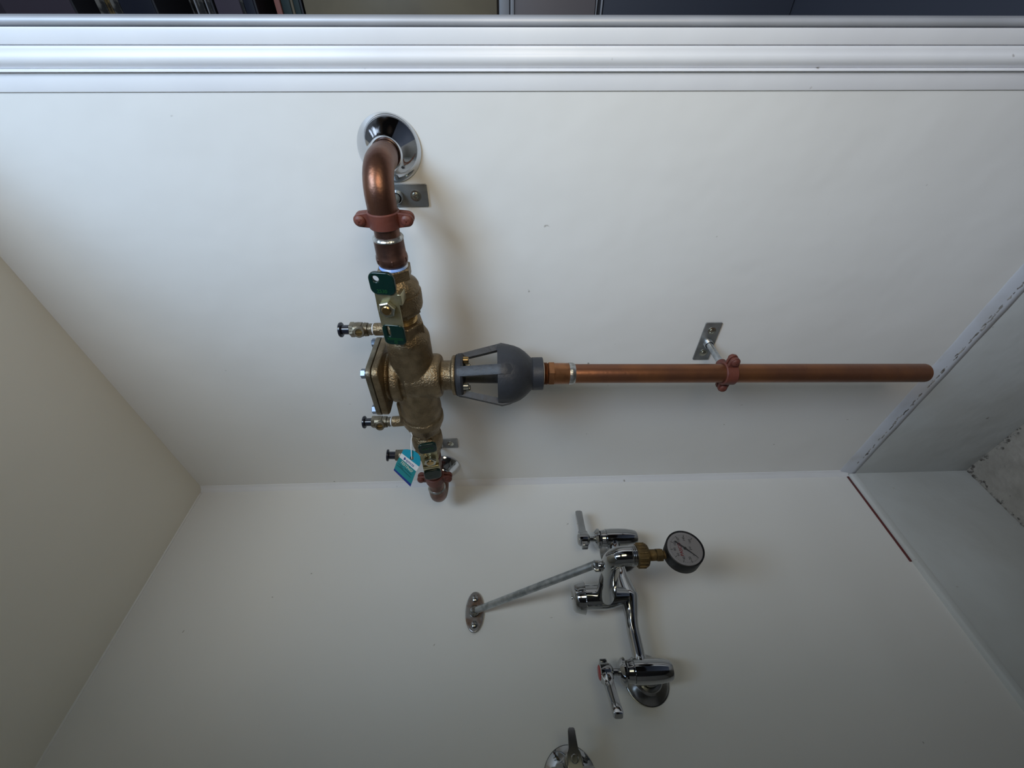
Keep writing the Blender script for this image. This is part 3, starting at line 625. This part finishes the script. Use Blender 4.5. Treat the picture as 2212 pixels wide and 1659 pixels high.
wf = obj('wall_flange', bm, 'rust_plate', br, ang=40, label='oval chrome wall flange with brown stains')
bm = B()
for s in (-1, 1): lathe(bm, (.2784+s*.0215, YB-.005, .0565), (0, -1, 0), [(0, .0062), (.0015, .0058), (.0030, .0035), (.0033, 0)], 24)
lathe(bm, (.2784, YB-.005, .0565), (0, -1, 0), [(0, .0098), (.004, .0092), (.0065, .0070), (.0072, .0035), (.0072, 0)], 32)
box(bm, (.2784-.003, YB-.0145, .0565-.006), (.2784+.003, YB-.006, .0565+.006), .001)
fx = obj('flange_boss', bm, 'chrome_dull', br)
# ---- pressure gauge screwed on the spout
t = thing('pressure_gauge', 'round black cased water pressure gauge with white dial, hanging from the faucet spout', 'gauge', (XM, ys, -.257))
bm = B(); lathe(bm, (XM, ys, 0), (0, 0, -1), [(.1885, .0140), (.1890, .0160), (.2010, .0164), (.2040, .0150), (.2055, .0120), (.2060, .0080), (.2155, .0080), (.2160, .0062), (.2180, .0062)], 40)
for q in range(14):
    a = 2*PI*q/14; c = V((XM+.0160*math.cos(a), ys+.0160*math.sin(a), 0)); cyl(bm, c+V((0, 0, -.1895)), c+V((0, 0, -.2015)), .0016, 8)
hexp(bm, (XM, ys, -.2172), (XM, ys, -.2262), .0094, .0008); cyl(bm, (XM, ys, -.2250), (XM, ys, -.2330), .0060, 24)
obj('hose_adapter', bm, 'brass_old', t, label='tarnished brass swivel hose adapter')
gc = V((XM+.001, ys, -.2560)); gn = V((-.03, -1, .06)).normalized(); fc = gc + gn*.0165
bm = B(); lathe(bm, fc-gn*.0260, gn, [(0, .0210), (.0010, .0245), (.0030, .0258), (.0240, .0264), (.0270, .0262), (.0275, .0250), (.0262, .0245), (.0250, .0240), (.0250, 0)], 72)
cs = obj('case', bm, 'gauge_black', t, ang=35)
u_, w_ = None, None
upd = (V((0, 0, 1)) - gn*gn.z).normalized(); rgt = upd.cross(gn); 
if rgt.x < 0: rgt = -rgt
def gm(x, y, off=0, rot=0):
    m = Matrix((rgt, upd, rgt.cross(upd))).transposed().to_4x4(); m.translation = fc + rgt*x + upd*y + gn*off; return m @ Matrix.Rotation(rot, 4, 'Z')
bm = B(); lathe(bm, fc-gn*.0012, gn, [(0, .0240), (.0008, .0240), (.0008, 0)], 64); dl = obj('dial', bm, 'gauge_dial', cs, label='off white dial face')
bm = B(); nums = ['0', '20', '40', '60', '80', '100', '120', '140', '160']
for i in range(41):
    a = math.radians(225 - i*270/40); major = i % 5 == 0; r0, r1 = (.0172 if major else .0192), .0206
    m = gm(math.cos(a)*(r0+r1)/2, math.sin(a)*(r0+r1)/2, 0, a); box(bm, (-(r1-r0)/2, -(.00035 if major else .00012), -.0001), ((r1-r0)/2, (.00035 if major else .00012), .0001), 0, m)
for i, s in enumerate(nums):
    a = math.radians(225 - i*33.75); text(bm, s, .0044, gm(math.cos(a)*.0142, math.sin(a)*.0142, 0), .00008)
text(bm, 'psi', .0050, gm(0, -.0070, 0), .00008)
obj('dial_print', bm, 'gauge_print', dl, smooth=False, label='black scale numbers and ticks')
bm = B(); text(bm, 'PASCO', .0062, gm(-.0005, .0062, 0), .00008, bold=.0001); obj('lettering', bm, 'gauge_red', dl, smooth=False, label='dark red printed word')
bm = B(); a = math.radians(225); dd = rgt*math.cos(a) + upd*math.sin(a); s_ = gn.cross(dd)
mm = axes(fc+gn*.0010, dd, s_); zf = -1 if mm.col[2].to_3d().dot(gn) < 0 else 1
plate(bm, [[(-.0125, -.0009), (-.0145, -.0014), (-.0165, 0), (-.0145, .0014), (-.0125, .0009), (0, .0011), (.0170, .0003), (.0180, 0), (.0170, -.0003), (0, -.0011)]], .0004, mm, .00005)
lathe(bm, fc, gn, [(0, .0018), (.0018, .0018), (.0020, 0)], 20); obj('needle', bm, 'gauge_print', cs)
bm = B(); lathe(bm, fc+gn*.0022, gn, [(0, .0246), (.0004, .0244), (.0007, .015), (.0008, 0)], 64); obj('lens', bm, 'lens', cs, label='clear plastic lens')
# ---- stop valve at the lower edge of the picture
ex, ez = .0560, -.0850
escutcheon((ex, YB, ez), (0, -1, 0), 'chrome wall flange behind the small lever valve at the photo bottom edge', None, .0380, .014, .020)
t = thing('stop_valve', 'small chrome lever stop valve cut off by the photo bottom edge', 'valve', (ex, YB-.03, ez))
bm = B(); cyl(bm, (ex, YB-.004, ez), (ex, YF+.022, ez), .0110, 32); ball(bm, (ex, YF+.018, ez), .0165, (1.1, .9, 1)); cyl(bm, (ex, YF+.018, ez+.002), (ex, YF+.018, ez+.030), .0105, 32, .002); hexp(bm, (ex, YF+.018, ez+.012), (ex, YF+.018, ez+.022), .0135); cyl(bm, (ex, YF+.018, ez), (ex, YF+.018, ez-.030), .0100, 32, .002); cyl(bm, (ex+.012, YF+.016, ez), (ex+.012, YF-.006, ez), .0125, 32, .002)
obj('valve_body', bm, 'chrome_dull', t)
bm = B(); rg = []
for x, w, h in ((-.014, .0100, .0055), (.004, .0098, .0060), (.016, .0088, .0055), (.020, .0062, .0050), (.040, .0046, .0040), (.0425, .0038, .0030)):
    c = V((ex+.010+x-.006, YF-.012, ez)); rg.append([c+V((0, -h, -w)), c+V((0, -h, w)), c+V((0, h, w)), c+V((0, h, -w))])
rv = [[bm.verts.new(v) for v in r_] for r_ in rg]
for p_, q_ in zip(rv, rv[1:]):
    for j in range(4): bm.faces.new((p_[j], p_[(j+1) % 4], q_[(j+1) % 4], q_[j]))
bm.faces.new(rv[0]); bm.faces.new(rv[-1][::-1]); bmesh.ops.bevel(bm, geom=list(bm.edges), offset=.0008, segments=2, affect='EDGES')
lv = obj('lever', bm, 'chrome_dark', t, ang=30)
bm = B(); lathe(bm, (ex+.014, YF-.017, ez), (0, -1, 0), [(0, .0052), (.002, .0050), (.0030, .0040), (.0030, .0022), (.0015, .0020), (.0015, 0)], 24); obj('lever_screw', bm, 'chrome', lv)
# ================================================================== ROOM BEYOND THE WHITE POST
XR = 2.0
bm = B(); box(bm, (XR+.75, -2.4, ZF), (XR+.80, 1.6, 2.4)); struct('wall_front', bm, 'dark_plum', (XR+.75, 0, ZF), smooth=False)
t = thing('storage_cabinet', 'low metal cabinet with beige door and steel edge rail, seen beyond the white post', 'cabinet', (XR+.25, -.2, ZF))
bm = B(); box(bm, (XR+.004, -.9, -.3870), (XR+.50, .7, .6650), .002); obj('carcass', bm, 'shelf_dark', t)
bm = B(); box(bm, (XR-.016, -.898, -.0080), (XR+.004, .698, .6640), .002); obj('upper_door', bm, 'cabinet_beige', t, label='beige upper door')
bm = B(); box(bm, (XR-.022, -.9, -.0520), (XR+.004, .7, -.0150), .003); box(bm, (XR-.020, -.9, -.0690), (XR+.004, .7, -.0545), .002); obj('edge_rail', bm, 'alu', t, label='brushed steel edge rail')
bm = B(); box(bm, (XR-.014, -.898, -.3560), (XR+.004, .698, -.0700), .002); obj('lower_door', bm, 'cabinet_brown', t, label='grey brown lower door')
bm = B(); box(bm, (XR-.008, -.9, -.3640), (XR+.004, .7, -.3590), .001); box(bm, (XR-.008, -.9, -.3830), (XR+.004, .7, -.3770), .001); obj('bottom_rail', bm, 'alu', t)
bm = B(); box(bm, (XR-.004, -.9, ZF), (XR+.50, .7, -.3870), .002); obj('plinth', bm, 'dark_slate', t, label='dark slate coloured base')
t = thing('shelf_rack', 'dark open shelf rack standing on the metal cabinet beyond the white post', 'shelf', (XR+.3, -.2, .665))
shz = [.690, .850, 1.000, 1.200, 1.480]
for y in (-.88, .68):
    for x in (XR+.03, XR+.47):
        bm = B(); box(bm, (x-.012, y-.012, .665), (x+.012, y+.012, 1.75), .002); obj('upright', bm, 'shelf_dark', t)
for z in shz:
    bm = B(); box(bm, (XR+.02, -.885, z-.008), (XR+.48, .685, z), .002); obj('shelf', bm, 'shelf_dark', t)
def slab(name, z0_, z1_, m, label, cat, x0=.02, d=.3, y0=-.8, y1=.6):
    bm = B(); box(bm, (XR+x0, y0, z0_+.0004), (XR+x0+d, y1, z1_), min(.003, (z1_-z0_)*.3)); o = obj(name, bm, m, None, (XR+x0+d/2, (y0+y1)/2, z0_)); tag(o, label, cat)
slab('board', .690, .712, 'teal_dark', 'dark grey green board lying lowest on the shelf rack', 'board')
slab('foam_sheet', .712, .722, 'cabinet_beige', 'thin beige sheet lying between the dark boards of the rack', 'sheet')
slab('board', .722, .755, 'teal_dark', 'dark green board lying above the thin beige sheet', 'board')
slab('foam_strip', .755, .776, 'pink', 'pink foam strip lying on top of the dark green board', 'strip', .015)
slab('fabric_bundle', .850, .885, 'navy', 'navy blue folded cloth on the second rack shelf', 'cloth')
slab('plastic_roll', .885, .897, 'clear_wrap', 'thin clear plastic roll on top of the navy cloth', 'roll')
slab('fabric_bundle', .897, .985, 'dark_plum', 'dark plum folded cloth on the second rack shelf above the clear roll', 'cloth')
for k, (a_, b_) in enumerate(((1.000, 1.010), (1.013, 1.018), (1.024, 1.044), (1.050, 1.056), (1.066, 1.072))):
    slab('metal_channel', a_, b_-.0006+.0006, 'clear_wrap' if k % 2 == 0 else 'alu', ('lowest thin metal channel', 'second thin metal channel from below', 'thickest middle metal channel', 'fourth thin metal channel from below', 'topmost thin metal channel')[k]+' stacked on the third rack shelf', 'channel')
slab('fabric_bundle', 1.200, 1.315, 'navy', 'dark navy folded cloth on the fourth rack shelf', 'cloth')
slab('plastic_roll', 1.315, 1.345, 'clear_wrap', 'clear plastic wrapped roll above the navy cloth on the fourth shelf', 'roll')
slab('gold_ribbon', 1.345, 1.362, 'gold_wrap', 'shiny gold wrapped strip between two clear plastic rolls', 'strip')
slab('plastic_roll', 1.362, 1.395, 'clear_wrap', 'clear plastic roll lying just above the gold strip', 'roll')
slab('fabric_bundle', 1.480, 1.720, 'dark_plum', 'large dark plum cloth bundle on the top rack shelf', 'cloth')
